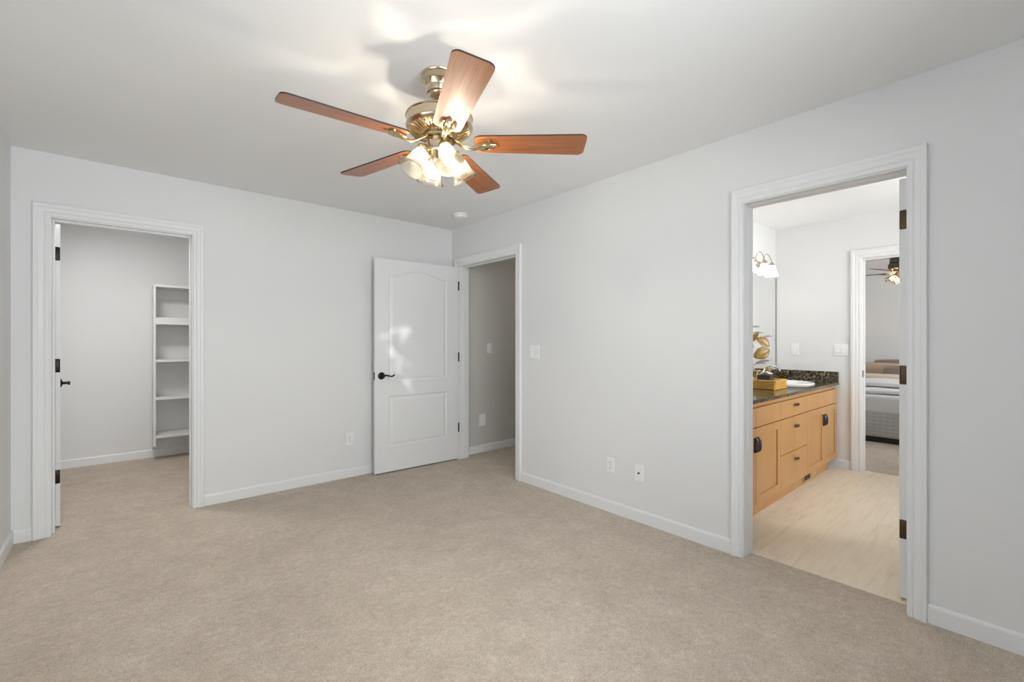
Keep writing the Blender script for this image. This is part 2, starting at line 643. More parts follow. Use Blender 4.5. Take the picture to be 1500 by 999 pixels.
RB = Matrix.Rotation(-PI / 2, 4, 'Z')       # local -y faces world -x ; local +x runs to world -y
MC = Matrix.Translation((CL[0], 0, 0))
MH = Matrix.Translation((0, HD[1], 0)) @ RB
MBD = Matrix.Translation((0, BD[1], 0)) @ RB
MF = Matrix.Translation((XB, FD[1], 0)) @ RB
doorway(1, MC, CL[1] - CL[0], 'white moulded casing around the closet doorway', (.045, .08), wl=.078, wr=.064)
t2 = doorway(2, MH, HD[1] - HD[0], 'white moulded casing around the hall doorway', (.045, .08), wl=.05, wr=.072)
doorway(3, MBD, BD[1] - BD[0], 'white moulded casing around the bathroom doorway', (.047, .12), wl=.058, wr=.066)
t4 = doorway(4, MF, FD[1] - FD[0], 'white moulded casing around the second bedroom doorway in the bathroom', (.04, .075))
# black strike plates in the jambs
MB().rbox(.03, .06, HD[0], HD[0] + .0025, .90, .96, .001, 1).build('strike_plate', M['black'], t2)
MB().rbox(XB + .01, XB + .035, FD[1] - .003, FD[1], .90, .965, .001, 1).build('strike_plate', M['black'], t4)


# baseboards ---------------------------------------------------------------
def baseboard(name, p0, p1, label, h=.083, t=.013):
    """p0->p1 on the wall face with the room on the left hand side of travel."""
    a, c = Vector((*p0, 0)), Vector((*p1, 0))
    d = (c - a).normalized()
    n = Vector((-d.y, d.x, 0))
    prof = [(0, 0), (t, 0), (t, h - .014), (t - .002, h - .006), (t - .006, h), (0, h)]
    bm = MB()
    A = [bm.bm.verts.new(a + n * u + Vector((0, 0, z))) for u, z in prof]
    C = [bm.bm.verts.new(c + n * u + Vector((0, 0, z))) for u, z in prof]
    for i in range(len(prof)):
        j = (i + 1) % len(prof)
        bm.bm.faces.new([A[i], A[j], C[j], C[i]])
    bm.bm.faces.new(A[::-1])
    bm.bm.faces.new(C)
    return struct(bm.build(name, M['trim']), label, 'baseboard')


baseboard('baseboard_back', (0, 0), (CL[1] + .071, 0), 'white baseboard between closet doorway and room corner')
baseboard('baseboard_back_left', (CL[0] - .085, 0), (XL, 0), 'short white baseboard left of the closet doorway')
baseboard('baseboard_left', (XL, 0), (XL, YF), 'white baseboard of the left wall')
baseboard('baseboard_right', (0, BD[1] + .064), (0, HD[0] - .079), 'white baseboard between hall and bathroom doorways')
baseboard('baseboard_right_front', (0, YF), (0, BD[0] - .072), 'white baseboard to the right of the bathroom doorway')
baseboard('baseboard_front', (XL, YF), (0, YF), 'white baseboard behind the camera')
baseboard('baseboard_closet_back', (-.62, 2.095), (XL, 2.095), 'white baseboard along the closet back wall')
baseboard('baseboard_closet_left', (XL, 2.095), (XL, T + .03), 'white baseboard of the closet side wall')
baseboard('baseboard_hall_back', (1.60, -.045), (T, -.045), 'white baseboard along the hall wall')
baseboard('baseboard_bathroom_right', (XB, FD[1] + .087), (XB, YM), 'short white baseboard between vanity and second bedroom doorway')
baseboard('baseboard_far_bedroom_right', (XW, -5.28), (XW, -1.32), 'white baseboard in the second bedroom')


# ------------------------------------------------------------------ doors
def offset_poly(pts, d):
    n = len(pts)
    out = []
    for i in range(n):
        p, q, r = Vector(pts[i - 1]), Vector(pts[i]), Vector(pts[(i + 1) % n])
        e1, e2 = (q - p).normalized(), (r - q).normalized()
        n1, n2 = Vector((-e1.y, e1.x)), Vector((-e2.y, e2.x))
        m = (n1 + n2)
        m = m / max(.3, (1 + n1.dot(n2)))
        out.append(tuple(q + m * d))
    return out


def panel_outlines(wd):
    m = .135
    lo = [(m, .25), (wd - m, .25), (wd - m, .725), (m, .725)]
    up = [(m, .865), (wd - m, .865), (wd - m, 1.872)]
    k = 18
    for i in range(1, k):
        t = i / k
        x = (wd - m) + (m - (wd - m)) * t
        s = max(0.0, min(1.0, (min(t, 1 - t) - .04) / .42))
        s = s * s * (3 - 2 * s)
        up.append((x, 1.872 + .058 * s))
    up.append((m, 1.872))
    return [lo, up]


def door_leaf(name, label, wd, mtx, hinge_side_knuckle, knuckle_dir):
    """local: hinge edge at x=0, leaf to x=wd, faces at y=0 and y=.035, z .012..2.022."""
    z0, z1, th = .012, 2.022, .035
    bm = MB()
    for side in (0, 1):
        y = 0 if side == 0 else th
        sg = 1 if side == 0 else -1
        edges = []

        def ring(pts, dep):
            return [bm.bm.verts.new((x, y + sg * dep, z)) for x, z in pts]
        rect = ring([(0, z0), (wd, z0), (wd, z1), (0, z1)], 0)
        loops = [rect]
        for pts in panel_outlines(wd):
            r0 = ring(pts, 0)
            loops.append(r0)
            prev = r0
            for d, dep in ((.004, .0045), (.009, .0085), (.016, .0090), (.026, .0050), (.044, .0018)):
                cur = ring(offset_poly(pts, d), dep)
                for i in range(len(pts)):
                    j = (i + 1) % len(pts)
                    bm.bm.faces.new([prev[i], prev[j], cur[j], cur[i]])
                prev = cur
            bm.bm.faces.new(prev)
        for lp in loops:
            for i in range(len(lp)):
                e = bm.bm.edges.get((lp[i], lp[(i + 1) % len(lp)])) or bm.bm.edges.new((lp[i], lp[(i + 1) % len(lp)]))
                edges.append(e)
        bmesh.ops.triangle_fill(bm.bm, use_beauty=True, use_dissolve=False, edges=edges)
        if side == 0:
            ra = rect
        else:
            rb = rect
    for i in range(4):
        j = (i + 1) % 4
        bm.bm.faces.new([ra[i], ra[j], rb[j], rb[i]])
    o = bm.build(name, M['trim'], origin=(0, 0, 0))
    o.matrix_world = mtx
    struct(o, label, 'door')
    # handles, latch plate, hinges in the leaf's own frame
    for side, yy, sg in ((0, 0, -1), (1, th, 1)):
        h = MB()
        c = Vector((wd - .062, yy, .92))
        rot = Matrix.Translation(c) @ Matrix.Rotation(PI / 2 * (1 if sg < 0 else -1), 4, 'X')
        h.lathe([(0, 0), (.034, 0), (.034, .004), (.031, .008), (.024, .011), (.014, .013), (.011, .018), (.0105, .045), (.013, .050), (.011, .056), (0, .058)], 28, rot)
        y2 = yy + sg * .047
        path = [(wd - .062, y2, .92), (wd - .085, y2, .926), (wd - .112, y2 + sg * .003, .922), (wd - .135, y2 + sg * .003, .914), (wd - .155, y2, .916), (wd - .168, y2, .926), (wd - .170, y2, .931)]
        h.tube(path, [.010, .0085, .007, .0065, .007, .008, .006], 10)
        h.build('door_handle', M['black'], o, smooth=True, world=False)
    MB().rbox(wd - .001, wd + .0015, .006, .029, .885, .955, .001, 1).build('latch_plate', M['black'], o, world=False)
    for zc in (.34, 1.08, 1.825):
        h = MB()
        h.rbox(-.002, .0015, .001, .034, zc - .045, zc + .045, .004, 2)
        h.lathe([(0, -.047), (.0065, -.047), (.0065, .047), (0, .047)], 12, Matrix.Translation((-.005, hinge_side_knuckle, zc)))
        h.box(-.03, -.004, hinge_side_knuckle - .0015, hinge_side_knuckle + .0015, zc - .045, zc + .045) if knuckle_dir else None
        h.build('hinge', M['bronze'] if name == 'door_3' else M['black'], o, smooth=True, world=False)
    return o


# hall door: hinged at the corner side jamb, swung open almost flat against the back wall
ang = PI + math.radians(-2)
door_leaf('door_1', 'open white two-panel arch-top door standing against the back wall', .905,
          Matrix.Translation((-.014, -.108, 0)) @ Matrix.Rotation(PI - math.radians(1.6), 4, 'Z'), .041, False)
# closet door: hinged on the left jamb, opened into the closet, seen edge-on
door_leaf('door_2', 'white closet door opened into the closet, seen edge-on with black hinges', .725,
          Matrix.Translation((-3.001, .156, 0)) @ Matrix.Rotation(PI / 2 + math.radians(4.2), 4, 'Z'), .030, True)
# bathroom door: hinged on the right jamb, opened into the bathroom
door_leaf('door_3', 'white bathroom door opened inward, seen edge-on with bronze hinges', .70,
          Matrix.Translation((T + .016, -3.717, 0)) @ Matrix.Rotation(0, 4, 'Z'), -.004, False)

# ------------------------------------------------------------------ ceiling fan
FX, FY = -1.6108, -2.3450
ZB = 2.130


def arc(cx, cy, r, a0, a1, n=6):
    return [(cx + r * math.cos(a0 + (a1 - a0) * i / n), cy + r * math.sin(a0 + (a1 - a0) * i / n)) for i in range(n + 1)]


def blade_outline():
    r0, r1, w0, w1 = .155, .66, .058, .073
    pts = []
    pts += arc(r1 - .028, -w1 + .028, .028, -PI / 2, 0)
    pts += arc(r1 - .028, w1 - .028, .028, 0, PI / 2)
    pts += arc(r0 + .035, w0 - .030, .032, PI / 2, PI)
    pts += arc(r0 + .035, -w0 + .030, .032, PI, 3 * PI / 2)
    return pts


def build_fan(cx, cy, cz_off, phase, bulbmat, label, flush=False, body='antique'):
    """cz_off shifts every height; the fan is modelled for a 2.44 m ceiling."""
    def P(prof, seg=40):
        m = MB()
        m.lathe([(r, z + cz_off) for r, z in prof], seg, Matrix.Translation((cx, cy, 0)))
        return m
    root = thing('ceiling_fan', label, 'ceiling fan', (cx, cy, 2.44))
    if not flush:
        P([(0, 2.44), (.079, 2.44), (.081, 2.436), (.079, 2.430), (.075, 2.427), (.075, 2.408), (.078, 2.405), (.078, 2.400), (.074, 2.397), (.070, 2.385), (.066, 2.381), (.065, 2.376), (.058, 2.356), (.050, 2.352), (.048, 2.346), (.038, 2.338), (.030, 2.334), (.022, 2.330), (0, 2.330)]).build('canopy', M['antique'], root, smooth=True)
        P([(0, 2.33), (.0125, 2.33), (.0125, 2.285), (.022, 2.280), (.022, 2.262), (0, 2.262)], 20).build('downrod', M['antique'], root, smooth=True)
        top = [(0, 2.272), (.05, 2.272), (.10, 2.268), (.140, 2.258)]
    else:
        P([(0, 2.44 - cz_off), (.12, 2.44 - cz_off), (.13, 2.40 - cz_off), (.13, 2.27), (0, 2.27)]).build('canopy', M[body], root, smooth=True)
        top = [(0, 2.27), (.140, 2.258)]
    mo = P(top + [(.149, 2.252), (.151, 2.247), (.147, 2.243), (.147, 2.208), (.150, 2.204), (.147, 2.198), (.138, 2.190), (.075, 2.166), (0, 2.166)], 48).build('motor_housing', M[body], root, smooth=True)
    v = MB()
    for i in range(44):
        a = 2 * PI * i / 44
        u = Vector((math.cos(a), math.sin(a), 0))
        p0 = Vector((cx, cy, 2.1905 + cz_off)) + u * .137
        p1 = Vector((cx, cy, 2.167 + cz_off)) + u * .082
        v.tube([p0, (p0 + p1) / 2 + Vector((0, 0, -.003)), p1], [.0042, .0046, .003], 6)
    v.build('vent_ribs', M['brass'], mo, smooth=True)
    P([(0, 2.168), (.074, 2.168), (.078, 2.162), (.078, 2.150), (.070, 2.146), (0, 2.146)]).build('flywheel', M['antique'], root, smooth=True)
    P([(0, 2.148), (.050, 2.148), (.052, 2.136), (.062, 2.132), (.064, 2.126), (.064, 2.088), (.061, 2.082), (.045, 2.070), (.032, 2.058), (.030, 2.040), (.022, 2.030), (.012, 2.022), (0, 2.020)]).build('switch_housing', M['antique'], root, smooth=True)
    pit = -0.184
    for i in range(5):
        a = phase + i * 2 * PI / 5
        R = Matrix.Translation((cx, cy, ZB + cz_off)) @ Matrix.Rotation(a, 4, 'Z') @ Matrix.Rotation(pit, 4, 'X')
        # local: x along blade, y lateral; v = (-sin a cos p, cos a cos p, sin p)
        bl = MB()
        out = blade_outline()
        bl.prism(out, 0.0, .0065)
        for f in bl.bm.faces:
            if abs(f.normal.z) < .5 or True:
                pass
        bl.bm.normal_update()
        for f in bl.bm.faces:
            if len(f.verts) == 4:
                f.material_index = 1
        bo = bl.build('blade', [M['blade'], M['blade_edge']], root, world=False)
        bo.matrix_local = Matrix.Translation(-Vector((cx, cy, 2.44))) @ R
        # blade iron: cast arm under the blade root, with a forked scroll plate
        ir = MB()
        ir.tube([(.060, 0, .022), (.085, 0, .010), (.110, 0, -.010), (.140, 0, -.020), (.170, 0, -.016), (.195, 0, -.008), (.215, 0, -.006)],
                [.013, .014, .013, .012, .014, .017, .010], 12, .62)
        for s in (1, -1):
            ir.tube([(.165, s * .006, -.013), (.185, s * .018, -.011), (.205, s * .027, -.008), (.225, s * .027, -.006), (.238, s * .018, -.005)],
                    [.008, .008, .0085, .0075, .005], 10, .7)
            ir.lathe([(0, -.011), (.006, -.010), (.0085, -.006), (.0085, 0.001), (0, .001)], 14, Matrix.Translation((.222, s * .026, 0)))
        ir.tube([(.205, 0, -.007), (.228, 0, -.007), (.250, 0, -.005), (.262, 0, -.004)], [.012, .014, .010, .003], 12, .5)
        ir.lathe([(0, -.012), (.006, -.011), (.0085, -.006), (.0085, 0.001), (0, .001)], 14, Matrix.Translation((.243, 0, 0)))
        io = ir.build('blade_iron', M['brass'], root, smooth=True, world=False)
        io.matrix_local = Matrix.Translation(-Vector((cx, cy, 2.44))) @ R
    # light kit: four arms, sockets, bulbs and bell glasses
    base = math.atan2(camo.location.y - cy, camo.location.x - cx) + math.radians(20)
    for k in range(4):
        a = base + k * PI / 2
        u = Vector((math.cos(a), math.sin(a), 0))
        c0 = Vector((cx, cy, 2.062 + cz_off))
        tilt = math.radians(30)
        axis = (u * math.sin(tilt) + Vector((0, 0, -math.cos(tilt))))
        neck = Vector((cx, cy, 2.096 + cz_off)) + u * .070
        am = MB()
        am.tube([c0 + u * .025, c0 + u * .045 + Vector((0, 0, .012)), c0 + u * .060 + Vector((0, 0, .032)), neck - axis * .010, neck + axis * .006], [.010, .009, .009, .010, .012], 12)
        zq = axis.to_track_quat('Z', 'Y').to_matrix().to_4x4()
        F = Matrix.Translation(neck) @ zq
        am.lathe([(0, -.012), (.020, -.012), (.030, -.004), (.034, .004), (.034, .014), (.031, .018), (.029, .010), (0, .008)], 28, F)
        arm = am.build('lamp_arm', M['brass'], root, smooth=True)
        pr = [(.027, .006), (.029, .016), (.033, .030), (.038, .048), (.041, .066), (.045, .084), (.051, .098), (.058, .108), (.064, .115)]
        gm = MB()
        gm.lathe(pr + [(.0655, .1165), (.064, .1175)] + [(r - .003, z + .001) for r, z in pr[::-1]], 40, F)
        for z in (.066, .112):
            pass
        gm.build('glass_shade', M['bell'], arm, smooth=True, sharp=60)
        bm_ = MB()
        bm_.lathe([(0, .008), (.012, .008), (.0125, .030), (.0165, .040), (.0215, .054), (.0225, .066), (.020, .077), (.013, .085), (0, .0875)], 20, F)
        bm_.build('bulb', M['envelope'], arm, smooth=True)
        fm = MB()
        fm.lathe([(0, .048), (.006, .050), (.0085, .057), (.006, .064), (0, .066)], 12, F)
        fm.build('filament', bulbmat, arm, smooth=True)
    return root


build_fan(FX, FY, 0, -.70291, M['bulb'], 'lit five-blade ceiling fan with rosewood blades and brass body in the bedroom')

# ------------------------------------------------------------------ smoke detector
t = thing('smoke_detector', 'round white smoke detector on the ceiling near the room corner', 'smoke detector', (-.275, -.572, H))
mx = Matrix.Translation((-.275, -.572, 0))
MB().lathe([(0, H), (.070, H), (.070, H - .010), (.066, H - .012), (0, H - .012)], 36, mx).build('mounting_plate', M['plate'], t, smooth=True)
MB().lathe([(0, H - .012), (.062, H - .012), (.062, H - .026), (.055, H - .036), (.030, H - .040), (.028, H - .037), (.020, H - .037), (.018, H - .042), (0, H - .043)], 36, mx).build('cover', M['plate'], t, smooth=True)


# ------------------------------------------------------------------ plates on the walls
def outlet(label, loc, rz, group=None):
    t = thing('electrical_outlet', label, 'outlet', loc, rz, group)
    MB().rbox(-.035, .035, -.006, 0, -.057, .057, .0028, 2).build('cover_plate', M['plate'], t, world=False)
    for zc in (.0195, -.0195):
        f = MB()
        pts = [(x, y) for x, y in arc(0, 0, .0172, -.95, .95, 8)] + [(x, y) for x, y in arc(0, 0, .0172, PI - .95, PI + .95, 8)]
        f.prism(pts, 0, .0018, Matrix.Translation((0, -.006, zc)) @ Matrix.Rotation(PI / 2, 4, 'X'))
        ro = f.build('receptacle', M['plate'], t, world=False)
        s = MB()
        s.box(-.0075, -.0052, -.0084, -.0076, zc - .001, zc + .008)
        s.box(.0052, .0075, -.0084, -.0076, zc, zc + .007)
        s.lathe([(0, 0), (.0026, 0), (.0026, .0006), (0, .0006)], 10, Matrix.Translation((0, -.0078, zc - .007)) @ Matrix.Rotation(PI / 2, 4, 'X'))
        s.build('slots', M['slot'], ro, world=False)
    MB().lathe([(0, 0), (.003, 0), (.0025, .001), (0, .0012)], 12, Matrix.Translation((0, -.006, 0)) @ Matrix.Rotation(PI / 2, 4, 'X')).build('screw', M['nickel'], t, world=False)
    return t


def rocker_switch(label, loc, rz, gangs=1, name='light_switch', cat='light switch'):
    t = thing(name, label, cat, loc, rz)
    wd = .070 + .046 * (gangs - 1)
    MB().rbox(-wd / 2, wd / 2, -.006, 0, -.058, .058, .0028, 2).build('cover_plate', M['plate'], t, world=False)
    for g in range(gangs):
        xc = (g - (gangs - 1) / 2) * .046
        r = MB()
        r.prism([(-.0060, -.033), (-.0105, -.033), (-.0070, 0), (-.0085, .033), (-.0060, .033)], xc - .0165, xc + .0165,
                Matrix(((0, 0, 1, 0), (1, 0, 0, 0), (0, 1, 0, 0), (0, 0, 0, 1))))
        r.build('rocker', M['plate'], t, world=False, bevel=.001)
        fr = MB()
        for a, c, z0, z1 in ((-.0178, -.0168, -.0345, .0345), (.0168, .0178, -.0345, .0345), (-.0178, .0178, -.0345, -.0333), (-.0178, .0178, .0333, .0345)):
            fr.box(xc + a, xc + c, -.0066, -.0055, z0, z1)
        fr.build('rocker_surround', M['plate'], t, world=False)
    return t


outlet('white duplex outlet low on the back wall left of the open door', (-1.112, -.0005, .348), 0)
outlet('white duplex outlet low on the right wall, nearer the hall doorway', (-.0005, -2.091, .340), -PI / 2)
t = thing('coax_plate', 'white cable wall plate with one dark jack low on the right wall', 'wall plate', (-.0005, -2.329, .335), -PI / 2)
MB().rbox(-.036, .036, -.006, 0, -.058, .058, .0028, 2).build('cover_plate', M['plate'], t, world=False)
MB().lathe([(0, 0), (.0075, 0), (.0075, .003), (.005, .003), (.005, .011), (.0025, .011), (.0025, .006), (0, .006)], 14, Matrix.Translation((0, -.006, 0)) @ Matrix.Rotation(PI / 2, 4, 'X')).build('jack', M['nickel'], t, world=False)
rocker_switch('white double rocker switch beside the hall doorway', (-.0005, -1.295, 1.150), -PI / 2, 2)
rocker_switch('white single switch on the greige hall wall', (.478, -.0455, 1.166), 0, 1)
t = thing('blank_plate', 'white blank plate low on the greige hall wall', 'wall plate', (.378, -.0455, .360), 0)
MB().rbox(-.046, .046, -.006, 0, -.067, .067, .003, 2).build('cover_plate', M['plate'], t, world=False)
MB().rbox(-.025, .025, -.0085, -.006, -.045, .045, .001, 1).build('insert', M['plate'], t, world=False)
rocker_switch('white single switch plate beside the bathroom mirror above the backsplash', (XB - .0005, -2.478, 1.158), -PI / 2, 1)
rocker_switch('white double rocker switch beside the second bedroom doorway in the bathroom', (XB - .0005, -2.878, 1.158), -PI / 2, 2)

# ------------------------------------------------------------------ closet shelving
SX0, SX1, SYF, SYB = -2.440, -1.20, 1.80, 2.093
t = thing('shelf_unit', 'white wall-hung closet shelf unit with open shelves', 'shelf unit', (-1.82, 1.95, .10))
for xa in (SX0, SX1):
    p = MB()
    p.prism([(SYF, .16), (SYB, .09), (SYB, 1.832), (SYF, 1.832)], xa, xa + .019, Matrix(((0, 0, 1, 0), (1, 0, 0, 0), (0, 1, 0, 0), (0, 0, 0, 1))))
    p.build('side_panel', M['shelf'], t, bevel=.001)
MB().box(SX0 + .019, SX1, SYF + .001, SYB, 1.805, 1.832).build('top_board', M['shelf'], t, bevel=.001)
sh = MB().box(SX0 + .019, SX1, SYF + .003, SYB, 1.425, 1.448)
so = sh.build('shelf', M['shelf'], t, bevel=.001)
MB().box(SX0 + .019, SX1, SYF, SYF + .019, 1.418, 1.490).build('front_lip', M['shelf'], so)
for z in (1.040, .650, .255):
    s = MB().box(SX0 + .019, SX1, SYF + .001, SYB, z - .012, z + .014)
    o = s.build('shelf', M['shelf'], t, bevel=.001)
    MB().box(SX0 + .019, SX1, SYB - .019, SYB, z - .065, z - .012).build('cleat', M['shelf'], o)
MB().box(SX0 + .019, SX1, SYB - .019, SYB, 1.70, 1.805).build('cleat', M['shelf'], t)

# ------------------------------------------------------------------ vanity
VX0, VX1, VYF, VYB = .16, 2.615, -2.83, YM - .002
ZT = .815
t = thing('vanity_cabinet', 'maple bathroom vanity cabinet with doors and drawers', 'vanity', (1.39, -2.55, 0))
c = MB()
c.box(VX0, VX0 + .019, VYF + .001, VYB, .088, ZT)
c.box(VX1 - .019, VX1, VYF + .001, VYB, .088, ZT)
c.box(VX0, VX1, VYF + .001, VYB, .088, .106)
c.box(VX0, VX1, VYB - .012, VYB, .1, ZT)
c.box(VX0, VX1, VYF + .02, VYB, ZT - .019, ZT) if False else None
c.box(VX0 + .019, VX1 - .019, VYF + .001, VYF + .02, .780, ZT)
for x in (.63, 1.0955, 1.712):
    c.box(x - .019, x + .019, VYF + .001, VYF + .02, .106, .780)
c.box(VX0 + .019, VX1 - .019, VYF + .001, VYF + .02, .605, .64)
c.box(VX0 + .02, VX1 - .02, VYF + .022, VYF + .032, .107, .78)
c.build('cabinet_body', M['maple'], t)
MB().box(VX0, 2.52, VYF + .030, VYF + .048, 0, .09).build('toe_kick', M['maple'], t)
MB().box(VX0 - .0, 2.62, VYF - .004, VYF + .001, .783, ZT).build('top_rail', M['maple'], t)


def slab_front(x0, x1, z0, z1, nm, frame=False):
    bm = MB()
    y0, y1 = VYF - .019, VYF
    if not frame:
        bm.rbox(x0, x1, y0, y1, z0, z1, .002, 2)
    else:
        fw = .058
        bm.rbox(x0, x0 + fw, y0, y1, z0, z1, .002, 2)
        bm.rbox(x1 - fw, x1, y0, y1, z0, z1, .002, 2)
        bm.rbox(x0 + fw, x1 - fw, y0, y1, z0, z0 + fw, .002, 2)
        bm.rbox(x0 + fw, x1 - fw, y0, y1, z1 - fw, z1, .002, 2)
        bm.box(x0 + fw - .003, x1 - fw + .003, y0 + .009, y1 - .002, z0 + fw - .003, z1 - fw + .003)
    return bm.build(nm, M['maple'], t)


def knob(par, x, z):
    k = MB()
    y = VYF - .019
    k.lathe([(0, 0), (.007, 0), (.006, .004), (.005, .010), (.006, .014), (0, .014)], 14, Matrix.Translation((x, y, z)) @ Matrix.Rotation(PI / 2, 4, 'X'))
    k.ball((x, y - .020, z), .015, 2.2, .75, .85)
    k.build('drawer_knob', M['nickel'], par, smooth=True)


def pull(par, x, z):
    k = MB()
    y = VYF - .019
    k.rbox(x - .016, x + .016, y - .004, y, z - .052, z + .052, .0018, 2)
    k.tube([(x, y - .002, z + .047), (x, y - .012, z + .045), (x, y - .019, z + .032), (x, y - .021, z), (x, y - .019, z - .032), (x, y - .012, z - .045), (x, y - .002, z - .047)],
           [.010, .011, .012, .012, .012, .011, .010], 12, .6)
    k.build('door_pull', M['nickel'], par, smooth=True)


g = .003
slab_front(VX0 + .004, .630 - g, .645, .777, 'drawer')
slab_front(.630, 1.0955 - g, .645, .777, 'drawer')
d = slab_front(1.0955, 1.712 - g, .645, .777, 'drawer'); knob(d, 1.415, .735)
slab_front(1.712, 2.195 - g, .645, .777, 'false_front')
slab_front(2.195, VX1 - .004, .645, .777, 'false_front')
d = slab_front(1.0955, 1.712 - g, .368, .638, 'drawer'); knob(d, 1.415, .565)
d = slab_front(1.0955, 1.712 - g, .104, .362, 'drawer'); knob(d, 1.415, .300)
d = slab_front(VX0 + .004, .630 - g, .104, .638, 'door', True); pull(d, .606, .525)
d = slab_front(.630, 1.0955 - g, .104, .638, 'door', True); pull(d, .652, .525)
d = slab_front(1.712, 2.195 - g, .104, .638, 'door', True); pull(d, 2.168, .520)
d = slab_front(2.195, VX1 - .004, .104, .638, 'door', True); pull(d, 2.216, .520)

# heating grille let into the toe kick
t = thing('floor_register', 'wooden heating grille with a dark slot in the vanity toe kick', 'vent', (1.95, VYF + .027, .015))
fr = MB()
gy = VYF + .021
fr.box(1.77, 2.16, gy, gy + .008, .012, .024)
fr.box(1.77, 2.16, gy, gy + .008, .070, .082)
for x in (1.77, 1.945, 2.148):
    fr.box(x, x + .012, gy, gy + .008, .024, .070)
fr.box(1.957, 2.148, gy + .002, gy + .008, .024, .070)
fr.build('grille_frame', M['tanwood'], t)
MB().box(1.782, 1.945, gy + .004, gy + .008, .024, .070).build('dark_slot', M['slot'], t)

# countertop with an oval cut-out, backsplashes, sink, tap
SKX, SKY, SA, SB_ = 2.18, -2.565, .255, .205
ct = MB()
zt0, zt1 = ZT + .0005, ZT + .024
x0, x1, y0, y1 = VX0 - .02, XB - .002, -2.862, YM - .002
for z in (zt0, zt1):
    edges = []
    rect = [ct.bm.verts.new(p) for p in ((x0, y0, z), (x1, y0, z), (x1, y1, z), (x0, y1, z))]
    hole = [ct.bm.verts.new((SKX + SA * .93 * math.cos(2 * PI * i / 40), SKY + SB_ * .93 * math.sin(2 * PI * i / 40), z)) for i in range(40)]
    for lp in (rect, hole):
        for i in range(len(lp)):
            edges.append(ct.bm.edges.new((lp[i], lp[(i + 1) % len(lp)])))
    bmesh.ops.triangle_fill(ct.bm, use_beauty=True, use_dissolve=False, edges=edges)
    if z == zt0:
        ra, ha = rect, hole
    else:
        rb, hb = rect, hole
for A, C in ((ra, rb), (ha, hb)):
    for i in range(len(A)):
        j = (i + 1) % len(A)
        ct.bm.faces.new([A[i], A[j], C[j], C[i]])
t = ct.build('countertop', M['granite'])
tag(t, 'dark speckled granite countertop on the vanity', 'countertop')
b = MB()
b.box(x0, x1 - .02, y1 - .02, y1, zt1, zt1 + .105)
b.box(x1 - .02, x1, y0 + .004, y1, zt1, zt1 + .105)
b.build('backsplash', M['granite'], t, bevel=.002)
sk = MB()
prof = [(1.0, .0), (1.0, .006), (.98, .011), (.93, .012), (.90, .008), (.86, -.02), (.78, -.08), (.6, -.125), (.3, -.142), (.09, -.145), (.09, -.150), (.3, -.148), (.62, -.131), (.80, -.085), (.88, -.02), (.90, .0)]
mx = Matrix.Translation((SKX, SKY, zt1 + .0005)) @ Matrix.Diagonal((SA, SB_, 1, 1))
sk.lathe(prof, 48, mx)
so = sk.build('sink', M['ceramic'], smooth=True)
tag(so, 'white oval drop-in sink basin in the granite counter', 'sink')
MB().lathe([(0, -.1435), (.024, -.1435), (.024, -.148), (0, -.148)], 20, Matrix.Translation((SKX, SKY, zt1))).build('drain', M['chrome'], so)
t = thing('faucet', 'chrome gooseneck faucet behind the oval sink', 'faucet', (SKX, -2.336, zt1))
f = MB()
f.rbox(SKX - .085, SKX + .085, -2.3555, -2.3165, zt1, zt1 + .012, .004, 2)
f.build('base', M['chrome'], t, smooth=True)
f = MB()
f.tube([(SKX, -2.336, zt1 + .01), (SKX, -2.336, zt1 + .09), (SKX, -2.36, zt1 + .135), (SKX, -2.40, zt1 + .16), (SKX, -2.445, zt1 + .155), (SKX, -2.475, zt1 + .135), (SKX, -2.485, zt1 + .11)], [.014, .012, .011, .010, .010, .010, .011], 12)
f.build('spout', M['chrome'], t, smooth=True)
for s in (-1, 1):
    f = MB()
    f.lathe([(0, 0), (.017, 0), (.016, .02), (.012, .032), (.012, .04), (0, .042)], 16, Matrix.Translation((SKX + s * .065, -2.336, zt1 + .012)))
    f.tube([(SKX + s * .065, -2.336, zt1 + .045), (SKX + s * .085, -2.36, zt1 + .052), (SKX + s * .105, -2.375, zt1 + .052)], [.008, .006, .005], 8)
    f.build('handle', M['chrome'], t, smooth=True)

# mirror above the backsplash
t = MB().box(.30, XB - .012, YM - .008, YM - .002, zt1 + .108, 1.925).build('wall_mirror', M['mirror'])
tag(t, 'large frameless wall mirror above the vanity', 'mirror')
MB().box(XB - .012, XB - .007, YM - .010, YM - .002, zt1 + .108, 1.925).build('edge_strip', M['nickel'], t)

